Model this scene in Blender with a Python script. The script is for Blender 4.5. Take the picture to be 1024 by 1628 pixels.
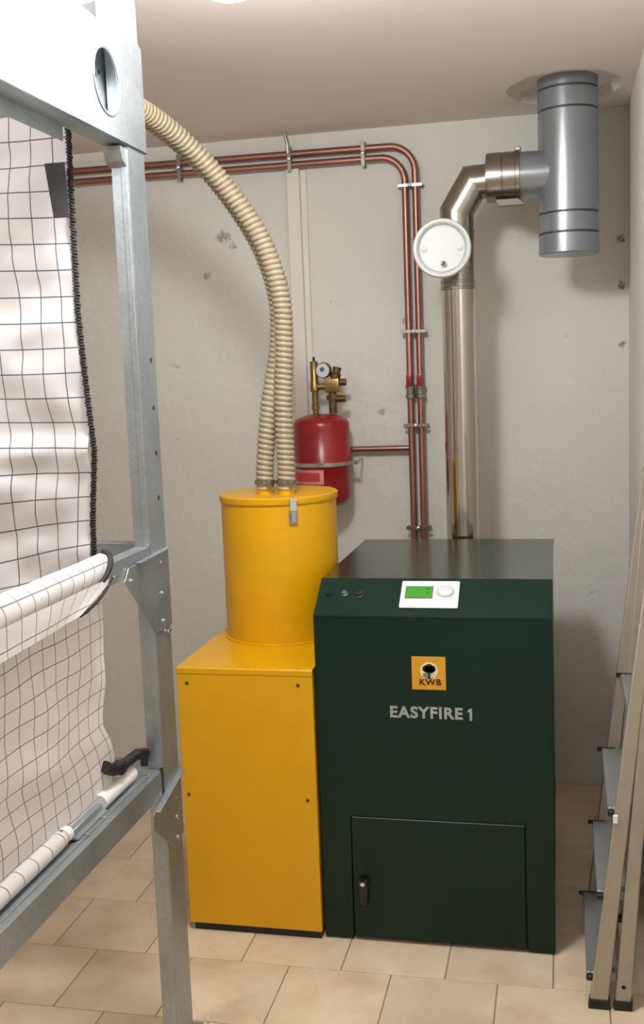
import bpy, bmesh, math, random
from mathutils import Vector, Matrix, noise

random.seed(7)
S = bpy.context.scene
for o in list(bpy.data.objects):
    bpy.data.objects.remove(o)
COL = S.collection
PI = math.pi

# ------------------------------------------------------------------ camera
CAM = Vector((0.03018, -3.15142, 1.79014))
PITCH, YAW, ROLL, FPX = 0.12797, 0.2215, -0.03771, 1708.58
fw = Vector((-math.sin(YAW) * math.cos(PITCH), math.cos(YAW) * math.cos(PITCH), -math.sin(PITCH)))
rt = Vector((math.cos(YAW), math.sin(YAW), 0))
up = rt.cross(fw)
r2 = rt * math.cos(ROLL) + up * math.sin(ROLL)
u2 = -rt * math.sin(ROLL) + up * math.cos(ROLL)
cd = bpy.data.cameras.new('camera')
cam = bpy.data.objects.new('camera', cd)
COL.objects.link(cam)
cam.matrix_world = Matrix(((r2.x, u2.x, -fw.x, CAM.x), (r2.y, u2.y, -fw.y, CAM.y),
                           (r2.z, u2.z, -fw.z, CAM.z), (0, 0, 0, 1)))
cd.sensor_fit = 'VERTICAL'
cd.sensor_height = 36.0
cd.lens = FPX * 36.0 / 1628.0
cd.clip_start = 0.02
S.camera = cam

# ------------------------------------------------------------------ light
LAMP_W = 106.0          # emission of the near ceiling lamp
LAMP_W2 = 30.0         # emission of the lamp behind the photographer
LAMP_W3 = 60.0          # emission of the lamp above the silo bag
LAMP_COL = (1.0, 0.995, 0.985)
w = bpy.data.worlds.new('world')
S.world = w
w.use_nodes = True
w.node_tree.nodes['Background'].inputs[0].default_value = (0.5, 0.5, 0.5, 1)
w.node_tree.nodes['Background'].inputs[1].default_value = 0.05
S.view_settings.view_transform = 'Standard'
S.view_settings.look = 'None'
S.view_settings.gamma = 1.0
S.view_settings.use_curve_mapping = False
S.view_settings.exposure = 0.04

# ------------------------------------------------------------------ materials
def sl(r, g, b):
    f = lambda c: (c / 255 / 12.92) if c / 255 <= 0.04045 else ((c / 255 + 0.055) / 1.055) ** 2.4
    return (f(r), f(g), f(b), 1)

def newmat(name):
    m = bpy.data.materials.new(name)
    m.use_nodes = True
    nt = m.node_tree
    return m, nt, nt.nodes['Principled BSDF']

def N(nt, t, **k):
    n = nt.nodes.new(t)
    for a, v in k.items():
        setattr(n, a, v)
    return n

def noise_tex(nt, scale, detail=4, rough=0.55, coord='Object'):
    tc = N(nt, 'ShaderNodeTexCoord')
    n = N(nt, 'ShaderNodeTexNoise')
    n.inputs['Scale'].default_value = scale
    n.inputs['Detail'].default_value = detail
    n.inputs['Roughness'].default_value = rough
    nt.links.new(tc.outputs[coord], n.inputs['Vector'])
    return n

def ramp(nt, src, stops):
    r = N(nt, 'ShaderNodeValToRGB')
    e = r.color_ramp.elements
    e[0].position, e[0].color = stops[0]
    e[1].position, e[1].color = stops[-1]
    for p, c in stops[1:-1]:
        x = e.new(p)
        x.color = c
    nt.links.new(src, r.inputs[0])
    return r

def add_bump(nt, b, src, strength, dist=0.01):
    bp = N(nt, 'ShaderNodeBump')
    bp.inputs['Strength'].default_value = strength
    bp.inputs['Distance'].default_value = dist
    nt.links.new(src, bp.inputs['Height'])
    nt.links.new(bp.outputs[0], b.inputs['Normal'])
    return bp

def simple(name, col, rough=0.5, metal=0.0, var=0.06, vscale=6.0, bump=0.0, bscale=60.0, spec=0.5, coat=0.0):
    m, nt, b = newmat(name)
    n = noise_tex(nt, vscale)
    c0 = tuple(max(0, c * (1 - var)) for c in col[:3]) + (1,)
    c1 = tuple(min(1, c * (1 + var)) for c in col[:3]) + (1,)
    r = ramp(nt, n.outputs['Fac'], [(0.3, c0), (0.7, c1)])
    nt.links.new(r.outputs[0], b.inputs['Base Color'])
    b.inputs['Roughness'].default_value = rough
    b.inputs['Metallic'].default_value = metal
    b.inputs['Specular IOR Level'].default_value = spec
    b.inputs['Coat Weight'].default_value = coat
    if bump:
        add_bump(nt, b, noise_tex(nt, bscale, 3).outputs['Fac'], bump, 0.004)
    return m

def mat_wall(name, base, stains):
    """lime-washed masonry: uneven trowel relief, faint dirt, a few bare flecks and scuffs"""
    m, nt, b = newmat(name)
    big = noise_tex(nt, 1.3, 3)
    r1 = ramp(nt, big.outputs['Fac'], [(0.3, tuple(c * 0.95 for c in base[:3]) + (1,)), (0.7, base)])
    fl = noise_tex(nt, 9.0, 6, 0.7)
    fr = ramp(nt, fl.outputs['Fac'], [(0.27, (0.62, 0.60, 0.56, 1)), (0.33, (1, 1, 1, 1))])
    mx = N(nt, 'ShaderNodeMix', data_type='RGBA', blend_type='MULTIPLY')
    mx.inputs['Factor'].default_value = 0.8
    nt.links.new(r1.outputs[0], mx.inputs['A'])
    nt.links.new(fr.outputs[0], mx.inputs['B'])
    cur = mx.outputs['Result']
    tc = N(nt, 'ShaderNodeTexCoord')
    for (p, rad, col, thr) in stains:
        d = N(nt, 'ShaderNodeVectorMath', operation='DISTANCE')
        nt.links.new(tc.outputs['Object'], d.inputs[0])
        d.inputs[1].default_value = p
        mr = N(nt, 'ShaderNodeMapRange')
        mr.inputs['From Min'].default_value = rad
        mr.inputs['From Max'].default_value = rad * 0.2
        nt.links.new(d.outputs['Value'], mr.inputs['Value'])
        sn = noise_tex(nt, 2.0 / rad, 5, 0.75)
        mu = N(nt, 'ShaderNodeMath', operation='MULTIPLY')
        nt.links.new(mr.outputs[0], mu.inputs[0])
        nt.links.new(sn.outputs['Fac'], mu.inputs[1])
        rr = ramp(nt, mu.outputs[0], [(thr, (0, 0, 0, 1)), (thr + 0.16, (1, 1, 1, 1))])
        m2 = N(nt, 'ShaderNodeMix', data_type='RGBA')
        nt.links.new(rr.outputs[0], m2.inputs['Factor'])
        nt.links.new(cur, m2.inputs['A'])
        m2.inputs['B'].default_value = col
        cur = m2.outputs['Result']
    nt.links.new(cur, b.inputs['Base Color'])
    b.inputs['Roughness'].default_value = 0.85
    b.inputs['Specular IOR Level'].default_value = 0.25
    n1 = noise_tex(nt, 3.2, 4, 0.6)
    n2 = noise_tex(nt, 24, 4, 0.6)
    ad = N(nt, 'ShaderNodeMath', operation='MULTIPLY_ADD')
    nt.links.new(n2.outputs['Fac'], ad.inputs[0])
    ad.inputs[1].default_value = 0.16
    nt.links.new(n1.outputs['Fac'], ad.inputs[2])
    add_bump(nt, b, ad.outputs[0], 0.55, 0.03)
    return m

WALLC = sl(222, 221, 214)
M = {}
M['wall'] = mat_wall('limewash_wall', WALLC, [
    ((-1.387, 1.406, 2.385), 0.085, sl(160, 155, 148), 0.36),
    ((-1.35, 1.406, 2.35), 0.05, sl(150, 145, 138), 0.38),
    ((-1.47, 1.406, 2.23), 0.05, sl(170, 165, 158), 0.38),
    ((0.27, 1.406, 2.28), 0.05, sl(110, 104, 96), 0.37),
    ((0.275, 1.406, 2.10), 0.05, sl(120, 114, 106), 0.38),
    ((0.28, 1.406, 1.86), 0.05, sl(130, 124, 116), 0.38),
    ((-0.72, 1.406, 1.62), 0.04, sl(170, 165, 158), 0.33),
    ((-0.60, 1.406, 2.0), 0.05, sl(175, 170, 164), 0.33)])
M['wall_side'] = mat_wall('limewash_side_wall', sl(228, 224, 218), [])
M['ceiling'] = simple('ceiling_paint', sl(238, 228, 222), 0.85, var=0.02, vscale=1.2, bump=0.12, bscale=9, spec=0.2)
M['mortar'] = simple('patched_mortar', sl(224, 216, 208), 0.95, var=0.10, vscale=14, bump=0.6, bscale=22, spec=0.2)
M['grout'] = simple('grout', sl(150, 134, 112), 0.9, var=0.1, vscale=20)

def mat_tile():
    m, nt, b = newmat('beige_floor_tile')
    oi = N(nt, 'ShaderNodeObjectInfo')
    n = noise_tex(nt, 5.0, 5, 0.6)
    mw = N(nt, 'ShaderNodeVectorMath', operation='ADD')
    tc = N(nt, 'ShaderNodeTexCoord')
    ml = N(nt, 'ShaderNodeVectorMath', operation='SCALE')
    ml.inputs[0].default_value = (7.3, 3.1, 5.7)
    nt.links.new(oi.outputs['Random'], ml.inputs['Scale'])
    nt.links.new(tc.outputs['Object'], mw.inputs[0])
    nt.links.new(ml.outputs[0], mw.inputs[1])
    nt.links.new(mw.outputs[0], n.inputs['Vector'])
    r = ramp(nt, n.outputs['Fac'], [(0.28, sl(208, 184, 154)), (0.5, sl(226, 206, 177)), (0.72, sl(235, 219, 194))])
    hs = N(nt, 'ShaderNodeHueSaturation')
    mr = N(nt, 'ShaderNodeMapRange')
    mr.inputs['To Min'].default_value = 0.93
    mr.inputs['To Max'].default_value = 1.05
    nt.links.new(oi.outputs['Random'], mr.inputs['Value'])
    nt.links.new(mr.outputs[0], hs.inputs['Value'])
    nt.links.new(r.outputs[0], hs.inputs['Color'])
    nt.links.new(hs.outputs[0], b.inputs['Base Color'])
    b.inputs['Roughness'].default_value = 0.42
    b.inputs['Specular IOR Level'].default_value = 0.35
    add_bump(nt, b, n.outputs['Fac'], 0.08, 0.01)
    return m
M['tile'] = mat_tile()

def mat_galv(name, dark=1.0):
    m, nt, b = newmat(name)
    tc = N(nt, 'ShaderNodeTexCoord')
    v = N(nt, 'ShaderNodeTexVoronoi')
    v.inputs['Scale'].default_value = 130
    nt.links.new(tc.outputs['Object'], v.inputs['Vector'])
    n = noise_tex(nt, 6, 4)
    mx = N(nt, 'ShaderNodeMix', data_type='FLOAT')
    mx.inputs['Factor'].default_value = 0.8
    sv = N(nt, 'ShaderNodeSeparateColor')
    nt.links.new(v.outputs['Color'], sv.inputs[0])
    nt.links.new(sv.outputs[0], mx.inputs['A'])
    nt.links.new(n.outputs['Fac'], mx.inputs['B'])
    a = tuple(c * dark for c in sl(160, 168, 172)[:3]) + (1,)
    c = tuple(c * dark for c in sl(188, 196, 200)[:3]) + (1,)
    r = ramp(nt, mx.outputs[0], [(0.25, a), (0.75, c)])
    nt.links.new(r.outputs[0], b.inputs['Base Color'])
    b.inputs['Metallic'].default_value = 0.88
    rr = ramp(nt, mx.outputs[0], [(0.2, (0.42, 0.42, 0.42, 1)), (0.8, (0.50, 0.50, 0.50, 1))])
    nt.links.new(rr.outputs[0], b.inputs['Roughness'])
    return m
M['galv'] = mat_galv('galvanised_steel')
M['dark_hole'] = simple('dark_hole', (0.02, 0.02, 0.02, 1), 0.8)
M['zinc'] = simple('zinc_screw', sl(215, 218, 220), 0.25, 0.9)
M['green'] = simple('dark_green_powder_coat', sl(8, 38, 29), 0.4, var=0.04, spec=0.3, bump=0.05, bscale=300)
M['green_top'] = simple('dark_green_smooth_coat', sl(12, 44, 34), 0.2, var=0.04, spec=0.5)
M['green_top'].node_tree.nodes['Principled BSDF'].inputs['IOR'].default_value = 2.3
M['yellow'] = simple('yellow_powder_coat', sl(224, 168, 4), 0.36, var=0.03, spec=0.5, bump=0.05, bscale=300)
M['black'] = simple('black_plastic', (0.012, 0.012, 0.012, 1), 0.45)
M['rubber'] = simple('black_rubber', (0.015, 0.014, 0.014, 1), 0.7)
M['chrome'] = simple('bright_chrome', sl(230, 230, 228), 0.14, 1.0, var=0.02)
M['stainless'] = simple('polished_stainless', sl(205, 200, 190), 0.13, 1.0, var=0.05, vscale=3)
M['stainless_dull'] = simple('brushed_stainless', sl(162, 157, 149), 0.27, 1.0, var=0.08, vscale=9)
M['grey_flue'] = simple('grey_coated_flue', sl(146, 152, 156), 0.27, 0.55, var=0.04, vscale=4)
M['shield'] = simple('dull_shield', sl(140, 134, 122), 0.65, 0.3)
M['grey_seam'] = simple('dark_flue_seam', sl(70, 74, 76), 0.5, 0.4)
M['alu_white'] = simple('bright_cast_aluminium', sl(214, 216, 216), 0.5, 0.1, var=0.03, vscale=20)
M['copper'] = simple('copper', sl(168, 126, 110), 0.42, 1.0, var=0.14, vscale=5)
M['brass'] = simple('brass', sl(150, 126, 80), 0.34, 0.9, var=0.2, vscale=30)
M['brass_dark'] = simple('tarnished_brass', sl(112, 92, 58), 0.4, 0.8, var=0.3, vscale=40)
M['red'] = simple('red_lacquer', sl(152, 27, 33), 0.28, var=0.04, spec=0.5)
M['red_light'] = simple('red_sticker', sl(206, 66, 66), 0.5)
M['pink'] = simple('pale_pink_print', sl(228, 150, 150), 0.5)
M['steel_band'] = simple('steel_band', sl(190, 188, 184), 0.3, 0.9)
M['white_plastic'] = simple('white_plastic', sl(240, 240, 238), 0.35, var=0.02)
M['trunking'] = simple('painted_trunking', sl(226, 222, 214), 0.55, var=0.03)
M['valve_grey'] = simple('nickel_valve', sl(150, 150, 142), 0.35, 0.85, var=0.1, vscale=30)
M['ladder'] = simple('matt_aluminium', sl(172, 165, 150), 0.45, 0.45, var=0.06, vscale=14)
M['ladder_tread'] = simple('grooved_aluminium', sl(158, 162, 162), 0.42, 0.5, var=0.06, vscale=14)
M['panel_white'] = simple('white_control_panel', sl(240, 242, 242), 0.3, var=0.02)
M['gauge_face'] = simple('gauge_face', sl(206, 210, 218), 0.3, var=0.02)
M['gauge_blue'] = simple('gauge_blue', sl(84, 96, 112), 0.4)
M['logo_yellow'] = simple('emblem_yellow', sl(212, 154, 40), 0.4)
M['logo_pale'] = simple('emblem_pale', sl(240, 226, 190), 0.4)
M['logo_dark'] = simple('emblem_dark_green', sl(30, 44, 20), 0.5)
M['logo_brown'] = simple('emblem_dark_brown', sl(60, 40, 8), 0.5)
M['letter'] = simple('silver_lettering', sl(164, 170, 164), 0.4, 0.1)
M['cord'] = simple('black_cord', sl(44, 42, 42), 0.8, var=0.4, vscale=80)
M['label_black'] = simple('black_label_cloth', sl(54, 54, 56), 0.8, var=0.2, vscale=60)

def emit(name, col, st):
    m, nt, b = newmat(name)
    n = noise_tex(nt, 2.0, 1)
    r = ramp(nt, n.outputs['Fac'], [(0.0, tuple(c * 0.97 for c in col[:3]) + (1,)), (1.0, tuple(col[:3]) + (1,))])
    nt.links.new(r.outputs[0], b.inputs['Emission Color'])
    b.inputs['Emission Strength'].default_value = st
    b.inputs['Base Color'].default_value = (0.8, 0.8, 0.8, 1)
    return m
M['lamp'] = emit('lamp_diffuser', LAMP_COL, LAMP_W)
M['lamp2'] = emit('lamp_diffuser_rear', LAMP_COL, LAMP_W2)
M['lamp3'] = emit('lamp_diffuser_left', LAMP_COL, LAMP_W3)
M['lcd'] = emit('backlit_green_display', sl(70, 175, 30), 0.45)
M['lcd'].node_tree.nodes['Principled BSDF'].inputs['Base Color'].default_value = sl(40, 110, 20)
M['lcd_text'] = simple('display_segment', sl(40, 110, 40), 0.5)

def mat_hose():
    m, nt, b = newmat('cream_spiral_hose')
    uv = N(nt, 'ShaderNodeUVMap')
    sp = N(nt, 'ShaderNodeSeparateXYZ')
    nt.links.new(uv.outputs[0], sp.inputs[0])
    fr = N(nt, 'ShaderNodeMath', operation='FRACT')
    nt.links.new(sp.outputs['Y'], fr.inputs[0])
    r = ramp(nt, fr.outputs[0], [(0.0, sl(116, 102, 80)), (0.30, sl(178, 166, 140)), (0.70, sl(178, 166, 140))])
    x = r.color_ramp.elements.new(1.0)
    x.color = sl(116, 102, 80)
    nt.links.new(r.outputs[0], b.inputs['Base Color'])
    b.inputs['Roughness'].default_value = 0.45
    return m
M['hose'] = mat_hose()

def mat_fabric(name, base, line, wline, transl):
    m, nt, b = newmat(name)
    uv = N(nt, 'ShaderNodeUVMap')
    sp = N(nt, 'ShaderNodeSeparateXYZ')
    nt.links.new(uv.outputs[0], sp.inputs[0])
    outs = []
    for ax in ('X', 'Y'):
        fr = N(nt, 'ShaderNodeMath', operation='FRACT')
        nt.links.new(sp.outputs[ax], fr.inputs[0])
        lt = N(nt, 'ShaderNodeMath', operation='LESS_THAN')
        lt.inputs[1].default_value = wline
        nt.links.new(fr.outputs[0], lt.inputs[0])
        outs.append(lt)
    mxm = N(nt, 'ShaderNodeMath', operation='MAXIMUM')
    nt.links.new(outs[0].outputs[0], mxm.inputs[0])
    nt.links.new(outs[1].outputs[0], mxm.inputs[1])
    n = noise_tex(nt, 4, 4)
    rb = ramp(nt, n.outputs['Fac'], [(0.3, tuple(c * 0.95 for c in base[:3]) + (1,)), (0.7, base)])
    mx = N(nt, 'ShaderNodeMix', data_type='RGBA')
    nt.links.new(mxm.outputs[0], mx.inputs['Factor'])
    nt.links.new(rb.outputs[0], mx.inputs['A'])
    mx.inputs['B'].default_value = line
    nt.links.new(mx.outputs['Result'], b.inputs['Base Color'])
    b.inputs['Roughness'].default_value = 0.75
    b.inputs['Sheen Weight'].default_value = 0.1
    add_bump(nt, b, noise_tex(nt, 16, 3).outputs['Fac'], 0.15, 0.01)
    tr = N(nt, 'ShaderNodeBsdfTranslucent')
    nt.links.new(mx.outputs['Result'], tr.inputs['Color'])
    ms = N(nt, 'ShaderNodeMixShader')
    ms.inputs[0].default_value = transl
    nt.links.new(b.outputs[0], ms.inputs[1])
    nt.links.new(tr.outputs[0], ms.inputs[2])
    nt.links.new(ms.outputs[0], nt.nodes['Material Output'].inputs['Surface'])
    return m
M['fabric'] = mat_fabric('white_grid_fabric', sl(248, 247, 249), sl(100, 98, 102), 0.045, 0.3)
M['fabric_low'] = mat_fabric('white_grid_fabric_side', sl(238, 234, 232), sl(136, 132, 132), 0.055, 0.2)

# ------------------------------------------------------------------ geometry helpers
class MB:
    """collects shapes, links them as ONE mesh object"""
    def __init__(self):
        self.bm = bmesh.new()

    def hexa(self, pts, bevel=0.0, seg=1):
        v = [self.bm.verts.new(p) for p in pts]
        fs = [self.bm.faces.new([v[i] for i in f]) for f in
              ((0, 3, 2, 1), (4, 5, 6, 7), (0, 1, 5, 4), (1, 2, 6, 5), (2, 3, 7, 6), (3, 0, 4, 7))]
        if bevel:
            ed = list({e for f in fs for e in f.edges})
            bmesh.ops.bevel(self.bm, geom=ed, offset=bevel, segments=seg, affect='EDGES', profile=0.6)
        return self

    def box(self, a, b, bevel=0.0, seg=1):
        x0, y0, z0 = a
        x1, y1, z1 = b
        return self.hexa([(x0, y0, z0), (x1, y0, z0), (x1, y1, z0), (x0, y1, z0),
                          (x0, y0, z1), (x1, y0, z1), (x1, y1, z1), (x0, y1, z1)], bevel, seg)

    def prism(self, pts, d, bevel=0.0):
        """planar outline pts extruded by vector d"""
        d = Vector(d)
        a = [self.bm.verts.new(p) for p in pts]
        c = [self.bm.verts.new(Vector(p) + d) for p in pts]
        n = len(pts)
        fs = [self.bm.faces.new(list(reversed(a))), self.bm.faces.new(c)]
        for i in range(n):
            fs.append(self.bm.faces.new((a[i], a[(i + 1) % n], c[(i + 1) % n], c[i])))
        if bevel:
            ed = list({e for f in fs for e in f.edges})
            bmesh.ops.bevel(self.bm, geom=ed, offset=bevel, segments=1, affect='EDGES')
        bmesh.ops.recalc_face_normals(self.bm, faces=[f for f in fs if f.is_valid])
        return self

    def tube(self, path, r, n=14, cap=True, uvpitch=None):
        """round tube along path; r number or list"""
        P = [Vector(p) for p in path]
        rs = r if isinstance(r, (list, tuple)) else [r] * len(P)
        T = []
        for i in range(len(P)):
            t = (P[min(i + 1, len(P) - 1)] - P[max(i - 1, 0)])
            T.append(t.normalized())
        a = Vector((0, 0, 1)) if abs(T[0].z) < 0.9 else Vector((0, 1, 0))
        u = T[0].cross(a).normalized()
        rings = []
        for i in range(len(P)):
            u = (u - T[i] * u.dot(T[i])).normalized()
            v = T[i].cross(u)
            rings.append([self.bm.verts.new(P[i] + (u * math.cos(2 * PI * k / n) + v * math.sin(2 * PI * k / n)) * rs[i]) for k in range(n)])
        for i in range(len(P) - 1):
            for k in range(n):
                self.bm.faces.new((rings[i][k], rings[i][(k + 1) % n], rings[i + 1][(k + 1) % n], rings[i + 1][k]))
        if cap:
            self.bm.faces.new(list(reversed(rings[0])))
            self.bm.faces.new(rings[-1])
        return self

    def lathe(self, prof, c=(0, 0, 0), axis=(0, 0, 1), n=32, cap=True):
        """prof = [(r, h)] revolved about axis through c"""
        ax = Vector(axis).normalized()
        a = Vector((0, 0, 1)) if abs(ax.z) < 0.9 else Vector((1, 0, 0))
        u = ax.cross(a).normalized()
        v = ax.cross(u)
        c = Vector(c)
        rings = []
        for (r, h) in prof:
            r = max(r, 1e-5)
            rings.append([self.bm.verts.new(c + ax * h + (u * math.cos(2 * PI * k / n) + v * math.sin(2 * PI * k / n)) * r) for k in range(n)])
        fs = []
        for i in range(len(rings) - 1):
            for k in range(n):
                fs.append(self.bm.faces.new((rings[i][k], rings[i][(k + 1) % n], rings[i + 1][(k + 1) % n], rings[i + 1][k])))
        if cap:
            fs.append(self.bm.faces.new(list(reversed(rings[0]))))
            fs.append(self.bm.faces.new(rings[-1]))
        bmesh.ops.recalc_face_normals(self.bm, faces=fs)
        return self

    def cyl(self, a, b, r, n=20):
        return self.lathe([(r, 0), (r, (Vector(b) - Vector(a)).length)], a, Vector(b) - Vector(a), n)

    def patch(self, c, r, a0, a1, z0, z1, n=12, th=0.001):
        """curved sticker on a vertical cylinder"""
        rows = []
        for k in range(n + 1):
            t = a0 + (a1 - a0) * k / n
            d = Vector((math.cos(t), math.sin(t), 0))
            p = Vector((c[0], c[1], 0))
            rows.append([self.bm.verts.new(p + d * rr + Vector((0, 0, z))) for rr, z in
                         ((r, z0), (r + th, z0), (r + th, z1), (r, z1))])
        fs = []
        for k in range(n):
            for j in range(4):
                fs.append(self.bm.faces.new((rows[k][j], rows[k + 1][j], rows[k + 1][(j + 1) % 4], rows[k][(j + 1) % 4])))
        fs.append(self.bm.faces.new(rows[0]))
        fs.append(self.bm.faces.new(list(reversed(rows[-1]))))
        bmesh.ops.recalc_face_normals(self.bm, faces=fs)
        return self

    def sheet(self, fn, nu, nv, uvfn=None):
        """open grid surface fn(u, v) -> point, u, v in 0..1; uvfn(u, v) -> uv"""
        V = [[self.bm.verts.new(fn(i / nu, j / nv)) for j in range(nv + 1)] for i in range(nu + 1)]
        uvl = self.bm.loops.layers.uv.verify()
        for i in range(nu):
            for j in range(nv):
                idx = ((i, j), (i + 1, j), (i + 1, j + 1), (i, j + 1))
                f = self.bm.faces.new([V[a][b] for a, b in idx])
                if uvfn:
                    for l, (a, b) in zip(f.loops, idx):
                        l[uvl].uv = uvfn(a / nu, b / nv)
        return self

    def build(self, name, mat, parent=None, smooth=True, angle=35):
        me = bpy.data.meshes.new(name)
        self.bm.to_mesh(me)
        self.bm.free()
        if smooth:
            for p in me.polygons:
                p.use_smooth = True
            me.set_sharp_from_angle(angle=math.radians(angle))
        me.materials.append(M[mat] if isinstance(mat, str) else mat)
        o = bpy.data.objects.new(name, me)
        COL.objects.link(o)
        if parent is not None:
            o.parent = parent
            pl = parent
            off = Vector((0, 0, 0))
            while pl is not None:
                off += pl.location
                pl = pl.parent
            o.location = -off        # mesh data is in world coordinates
        return o

def thing(name, label, cat, loc=(0, 0, 0), group=None):
    o = bpy.data.objects.new(name, None)
    o.empty_display_size = 0.05
    COL.objects.link(o)
    o.location = loc
    o['label'] = label
    o['category'] = cat
    if group:
        o['group'] = group
    return o

def tag(o, label, cat, group=None):
    o['label'] = label
    o['category'] = cat
    if group:
        o['group'] = group
    return o

def fillet(pts, rad, n=8):
    """polyline with rounded corners"""
    P = [Vector(p) for p in pts]
    out = [P[0]]
    for i in range(1, len(P) - 1):
        a, b, c = P[i - 1], P[i], P[i + 1]
        d1, d2 = (a - b).normalized(), (c - b).normalized()
        ang = d1.angle(d2)
        t = rad / math.tan(ang / 2)
        p1, p2 = b + d1 * t, b + d2 * t
        cen = b + (d1 + d2).normalized() * (rad / math.sin(ang / 2))
        v1, v2 = p1 - cen, p2 - cen
        th = v1.angle(v2)
        for k in range(n + 1):
            s = k / n
            v = (v1 * math.sin((1 - s) * th) + v2 * math.sin(s * th)) / math.sin(th)
            out.append(cen + v)
    out.append(P[-1])
    return out

def catmull(pts, n=16):
    P = [Vector(p) for p in pts]
    P = [P[0] * 2 - P[1]] + P + [P[-1] * 2 - P[-2]]
    out = []
    for i in range(1, len(P) - 2):
        p0, p1, p2, p3 = P[i - 1:i + 3]
        for k in range(n):
            t = k / n
            out.append(0.5 * ((2 * p1) + (p2 - p0) * t + (2 * p0 - 5 * p1 + 4 * p2 - p3) * t * t + (3 * p1 - p0 - 3 * p2 + p3) * t ** 3))
    out.append(P[-2])
    return out

def resample(pts, step):
    out = [pts[0].copy()]
    acc = 0.0
    for a, b in zip(pts[:-1], pts[1:]):
        L = (b - a).length
        if L < 1e-9:
            continue
        d = step - acc
        while d <= L:
            out.append(a.lerp(b, d / L))
            d += step
        acc = L - (d - step)
    return out

# ------------------------------------------------------------------ the room
WX, WY, CZ = 0.300, 1.4055, 2.788
LX, FY = -3.0, -4.2
RX, JY = 1.50, -1.45      # the room widens to the right in front of the boiler corner
def struct(o):
    o['kind'] = 'structure'
    return o

struct(MB().box((LX - 0.2, WY, -0.1), (WX, WY + 0.2, CZ + 0.15)).build('wall_back', 'wall'))
struct(MB().box((WX, JY, -0.1), (RX + 0.2, WY + 0.2, CZ + 0.15)).build('wall_right', 'wall_side'))
struct(MB().box((RX, FY, -0.1), (RX + 0.2, JY, CZ + 0.15)).build('wall_far_right', 'wall_side'))
struct(MB().box((LX - 0.2, FY, -0.1), (LX, WY, CZ + 0.15)).build('wall_left', 'wall_side'))
struct(MB().box((LX - 0.2, FY - 0.2, -0.1), (RX + 0.2, FY, CZ + 0.15)).build('wall_front', 'wall_side'))

# ceiling with the ragged round opening broken out for the flue tee
FX, FYC = 0.0635, 1.02
def ceiling():
    bm = bmesh.new()
    n = 56
    hc = Vector((0.055, 1.03, CZ))
    inner, top = [], []
    for k in range(n):
        t = 2 * PI * k / n
        r = 0.205 + 0.018 * noise.noise(Vector((math.cos(t) * 2.3, math.sin(t) * 2.3, 4.2)))
        p = hc + Vector((math.cos(t) * r, math.sin(t) * r * 1.2, 0))
        inner.append(bm.verts.new(p))
        top.append(bm.verts.new(p + Vector((-math.cos(t) * 0.03, -math.sin(t) * 0.03, 0.028))))
    x0, x1, y0, y1 = LX, RX, FY, WY
    outer = []
    for k in range(n):
        t = 2 * PI * k / n
        d = Vector((math.cos(t), math.sin(t)))
        s = min([(x1 - hc.x) / d.x if d.x > 1e-6 else 1e9, (x0 - hc.x) / d.x if d.x < -1e-6 else 1e9,
                 (y1 - hc.y) / d.y if d.y > 1e-6 else 1e9, (y0 - hc.y) / d.y if d.y < -1e-6 else 1e9])
        outer.append(Vector((hc.x + d.x * s, hc.y + d.y * s, CZ)))
    ov = [bm.verts.new(p) for p in outer]
    for k in range(n):
        j = (k + 1) % n
        bm.faces.new((inner[k], inner[j], ov[j], ov[k]))
        bm.faces.new((top[k], top[j], inner[j], inner[k]))
        a, b = outer[k], outer[j]
        if abs(a.x - b.x) > 1e-6 and abs(a.y - b.y) > 1e-6:      # a room corner lies between
            cx = x1 if (abs(a.x - x1) < 1e-5 or abs(b.x - x1) < 1e-5) else x0
            cy = y1 if (abs(a.y - y1) < 1e-5 or abs(b.y - y1) < 1e-5) else y0
            cv = bm.verts.new((cx, cy, CZ))
            bm.faces.new((ov[k], ov[j], cv))
    bm.faces.new(top)
    up_ = [bm.verts.new((x, y, CZ + 0.15)) for x, y in ((x0, y0), (x1, y0), (x1, y1), (x0, y1))]
    bm.faces.new(up_)
    me = bpy.data.meshes.new('ceiling')
    bm.to_mesh(me)
    for p in bm.faces:
        pass
    bm.free()
    me.materials.append(M['ceiling'])
    me.materials.append(M['mortar'])
    for p in me.polygons:
        zs = [me.vertices[i].co.z for i in p.vertices]
        if max(zs) > CZ + 0.01 and max(zs) < CZ + 0.1:
            p.material_index = 1
    o = bpy.data.objects.new('ceiling', me)
    COL.objects.link(o)
    return struct(o)
ceiling()

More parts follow.
